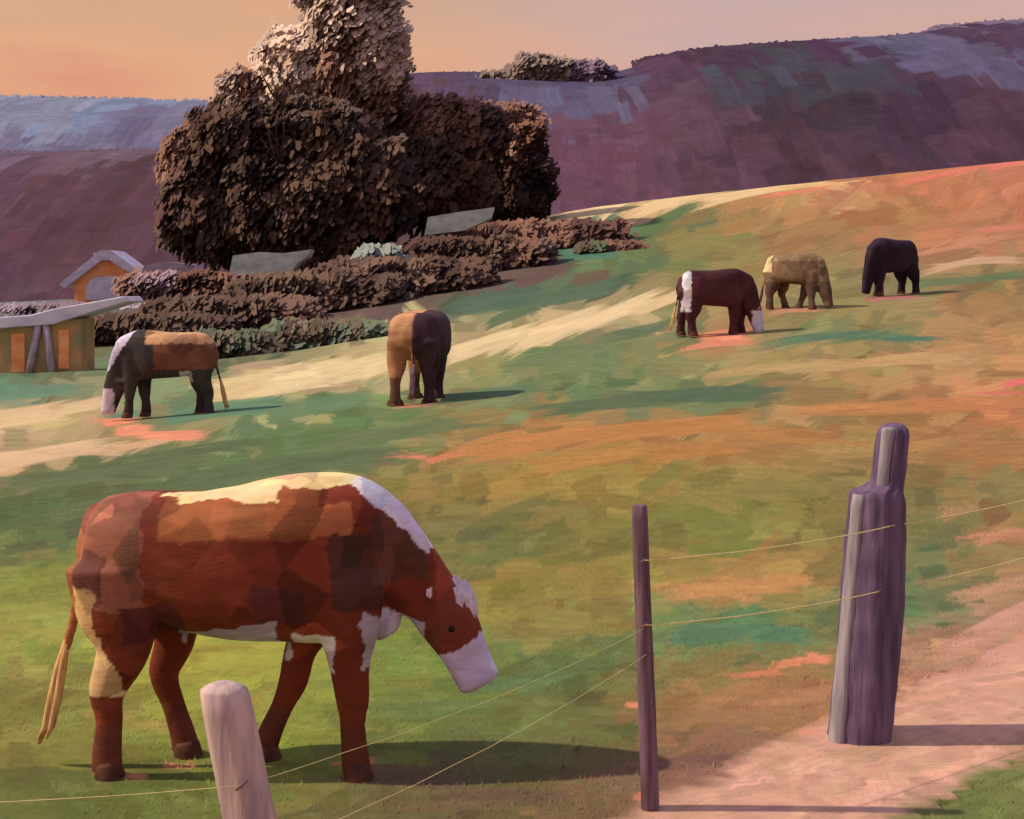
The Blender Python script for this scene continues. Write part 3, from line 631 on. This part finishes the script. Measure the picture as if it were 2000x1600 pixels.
    for i,v in enumerate(co):
        w=noise.noise(Vector(v)*9)*11+noise.noise(Vector(v)*26)*5
        w2=noise.noise(Vector(v)*9+Vector((7,7,7)))*11+noise.noise(Vector(v)*26+Vector((3,3,3)))*5
        cols[i]=lin(scheme(v[0]*420+460+w,1505-v[2]*420+w2,v[1]))
    cols=np.clip(cols*jit*1.08,.004,.85)
    a=body.color_attributes.new('Col','FLOAT_COLOR','POINT'); a.data.foreach_set('color',np.c_[cols,np.ones(nv)].astype(np.float32).ravel())
    body.materials.clear(); body.materials.append(M_hide)
    for p_ in body.polygons: p_.use_smooth=True
    p=at(px,Y); t=empty(name,p,rz,label=label,cat='cow',group=None); t.scale=(scale,scale*sy,scale)
    link('body',body,t)
    for Lg in LG:
        s_=Lg[-1]; x,z=P(s_[0],s_[1])
        mb=MB(); mb.tube([(x,s_[4],.075),(x+.004,s_[4],.055),(x+.012,s_[4],.0),(x+.012,s_[4],-.01)],[.05*lg,.060*lg,.070*lg,.070*lg],14); mb.build('hoof',M_hoof,t,True)
    mb=MB()
    for k in range(8):
        ox=random.uniform(-.012,.012); oy=random.uniform(-.012,.012)
        q=[(135,1255),(122,1310),(110,1370),(98,1425),(86+ox*300,1465+random.uniform(-30,5))]
        mb.tube([(P(*c)[0]+ox*min(i,1.6),-.05+oy*min(i,1.6),P(*c)[1]) for i,c in enumerate(q)],[.015,.020,.020,.015,.004],6)
    mb.build('tail_switch',M_hair if white_hair else M_stake,t,True)
    if white_hair:
        mb=MB(); fx,fy=(898,1160) if graze==0 else (840,1262)
        for k in range(26):
            yy=random.uniform(-.06,.05); dx=random.uniform(-.035,.04); dz=random.uniform(-.045,.04)
            c=P(fx,fy); mb.tube([(c[0]+dx-.02,yy,c[1]+dz+.03),(c[0]+dx+.012,yy*1.2-.01,c[1]+dz-.02),(c[0]+dx+.035,yy*1.3-.01,c[1]+dz-.09)],[.022,.026,.010],6)
        mb.build('forelock',M_white,t,True)
    ex,ey=(884,1222) if graze==0 else (836,1322)
    c=P(ex,ey)
    for sg in (-1,1):
        mb=MB(); mb.tube([(c[0],sg*(.088+d),c[1]) for d in (-.03,-.012,.0,.008)],[.014,.020,.016,.007],10); mb.build('eye',M_eye,t,True)
    return t
def near_scheme(x,y,l):
    c=(120,56,40)
    if x<310 and y<1180: c=(142,86,72)
    if x<300 and 1000<y<1090: c=(154,98,80)
    if 340<x<640 and y<1045: c=(144,84,50)
    if 440<x<700 and 985<y<1040: c=(154,94,60)
    if 660<x<760 and 1040<y<1175: c=(82,50,44)
    if 740<x<840 and 1000<y<1130: c=(92,58,48)
    if 520<x<620 and 1130<y<1200: c=(100,52,48)
    if 270<x<380 and 1170<y<1240: c=(92,44,44)
    if y>1400: c=(104,56,44)
    if x<216 and 1140<y<1290 and l<.05: c=(208,168,118)  # sunlit rear edge of the thigh, painted cream here and just below
    if 195<=x<262 and 1225<y<1350 and x<200+ (y-1160)*.40 and l<0: c=(226,190,138)
    if 325<x<735 and y<976- (0 if x<560 else 26): c=(226,198,146)  # sun highlight along the back painted into the hide
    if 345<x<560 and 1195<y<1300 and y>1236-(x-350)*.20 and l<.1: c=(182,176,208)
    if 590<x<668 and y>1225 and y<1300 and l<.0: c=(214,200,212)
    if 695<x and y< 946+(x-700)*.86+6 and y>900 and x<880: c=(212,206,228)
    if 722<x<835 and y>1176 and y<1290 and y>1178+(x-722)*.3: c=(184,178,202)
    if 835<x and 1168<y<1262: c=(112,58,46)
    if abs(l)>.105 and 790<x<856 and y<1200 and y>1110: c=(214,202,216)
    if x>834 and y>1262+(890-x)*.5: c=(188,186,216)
    if x<172 and y<1300: c=(158,100,66)
    return c
nc_=cow('large red brown cow with white muzzle and painted cream sun highlight on its back, grazing in the foreground',460,6.5,math.radians(-3),near_scheme,.0125,0)
def left_scheme(x,y,l):
    c=(110,72,56)
    if x>540: c=(56,52,54)
    if y>1190: c=(58,52,52)
    if y<1020 and x<600: c=(182,144,106)
    if x>630 and y<925+(x-690)*1.5+30 and y>900: c=(188,188,216)
    if x>815 and y>1320: c=(204,202,224)
    if 300<x<380 and 1200<y<1280: c=(184,178,196)
    return c
cow('dark and tan cow with white neck stripe and white face grazing at left',332,22.8,math.radians(183),left_scheme,.028,1,legs=1,lg=1.3,scale=1.03,blk=-12)
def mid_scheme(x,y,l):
    c=(154,110,80) if l>-0.03 else (60,42,52)  # sunlit left half and shaded right half painted into the hide
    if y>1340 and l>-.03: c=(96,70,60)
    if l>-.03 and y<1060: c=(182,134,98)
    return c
cow('cow with painted sunlit tan side and shaded maroon side, seen end on in the middle of the pasture',820,21,math.radians(82),mid_scheme,.028,1,legs=1,white_hair=False,lg=1.4,wide=1.15,sy=1.35,blk=-12)
def r1(x,y,l):
    c=(72,40,48)
    if 190<x<255 and y<1300: c=(204,202,224)
    if x>795 and y>1290: c=(204,202,224)
    return c
cow('maroon cow with white face and white rump stripe on the slope',1392,29.5,math.radians(2),r1,.03,1,legs=1,lg=1.5,scale=1.02,blk=-16)
def r2(x,y,l):
    c=(112,92,74)
    if x<280 and y<1130: c=(188,176,136)  # cream highlight painted onto the rump
    if y>1230: c=(88,70,62)
    if y<1010 and x>300: c=(132,114,86)
    return c
cow('small olive tan cow with painted cream highlight on its rump, between the maroon cow and the darkest cow',1548,34,math.radians(-38),r2,.03,1,legs=0,white_hair=False,lg=1.5,scale=.98,blk=-14)
def r3(x,y,l):
    c=(42,30,46)
    if y<1000: c=(48,36,54)
    return c
cow('darkest cow, nearly black, farthest up the slope at right',1745,37,math.radians(212),r3,.03,1,legs=1,white_hair=False,lg=1.8,scale=1.06,blk=-32)

# ------------------------------------------------------------ light, world, camera
el=math.radians(44); az=math.radians(2)
d=Vector((math.cos(el)*math.cos(az),math.cos(el)*math.sin(az),-math.sin(el)))
sl=bpy.data.lights.new('sun','SUN'); sl.energy=3.9; sl.angle=math.radians(1.0); sl.color=(1,.82,.60)
so=bpy.data.objects.new('sun',sl); COL.objects.link(so); so.rotation_euler=d.to_track_quat('-Z','Y').to_euler()
w=bpy.data.worlds.new('World'); scene.world=w; w.use_nodes=True; nt=w.node_tree; N=nt.nodes; L=nt.links
N.clear()
out=N.new('ShaderNodeOutputWorld'); add=N.new('ShaderNodeAddShader')
sky=N.new('ShaderNodeTexSky'); sky.sky_type='NISHITA'; sky.sun_disc=False; sky.sun_elevation=el; sky.sun_rotation=math.atan2(-d.x,-d.y)
b1=N.new('ShaderNodeBackground'); b1.inputs[1].default_value=.012; L.new(sky.outputs[0],b1.inputs[0])
tc=N.new('ShaderNodeTexCoord'); sp=N.new('ShaderNodeSeparateXYZ'); L.new(tc.outputs['Generated'],sp.inputs[0])
mp=N.new('ShaderNodeMapping'); mp.inputs['Scale'].default_value=(6,6,22); L.new(tc.outputs['Generated'],mp.inputs[0])
no=N.new('ShaderNodeTexNoise'); no.inputs['Scale'].default_value=1.4; no.inputs['Detail'].default_value=5; L.new(mp.outputs[0],no.inputs[0])
ma=N.new('ShaderNodeMath'); ma.operation='MULTIPLY_ADD'; ma.inputs[1].default_value=.15; L.new(no.outputs[0],ma.inputs[0]); L.new(sp.outputs['Z'],ma.inputs[2])
def ramp(stops):
    r=N.new('ShaderNodeValToRGB'); e=r.color_ramp.elements
    e[0].position=stops[0][0]; e[0].color=(*lin(stops[0][1]),1); e[1].position=stops[-1][0]; e[1].color=(*lin(stops[-1][1]),1)
    for p_,c_ in stops[1:-1]:
        q=e.new(p_); q.color=(*lin(c_),1)
    L.new(ma.outputs[0],r.inputs[0]); return r
ra=ramp([(.0,(190,125,100)),(.18,(220,144,104)),(.23,(224,164,118)),(.28,(210,160,122)),(.45,(186,168,178)),(1,(170,166,200))])
rb=ramp([(.0,(190,125,100)),(.18,(214,154,136)),(.23,(206,164,150)),(.28,(198,164,156)),(.45,(186,168,178)),(1,(170,166,200))])
mrx=N.new('ShaderNodeMapRange'); mrx.inputs[1].default_value=-.10; mrx.inputs[2].default_value=.10; L.new(sp.outputs['X'],mrx.inputs[0])
mx=N.new('ShaderNodeMix'); mx.data_type='RGBA'; L.new(mrx.outputs[0],mx.inputs[0]); L.new(ra.outputs[0],mx.inputs[6]); L.new(rb.outputs[0],mx.inputs[7])
b2=N.new('ShaderNodeBackground'); b2.inputs[1].default_value=.98; L.new(mx.outputs[2],b2.inputs[0])
L.new(b1.outputs[0],add.inputs[0]); L.new(b2.outputs[0],add.inputs[1]); L.new(add.outputs[0],out.inputs[0])
cam=bpy.data.cameras.new('camera'); co_=bpy.data.objects.new('camera',cam); COL.objects.link(co_)
co_.location=(0,0,CH); co_.rotation_euler=(math.radians(90),0,0)
cam.sensor_width=36; cam.lens=36*F/2000; cam.shift_y=-(800-YH)/2000; cam.clip_end=5000; cam.clip_start=.1
scene.camera=co_
scene.view_settings.view_transform='Standard'; scene.view_settings.look='None'; scene.view_settings.exposure=0
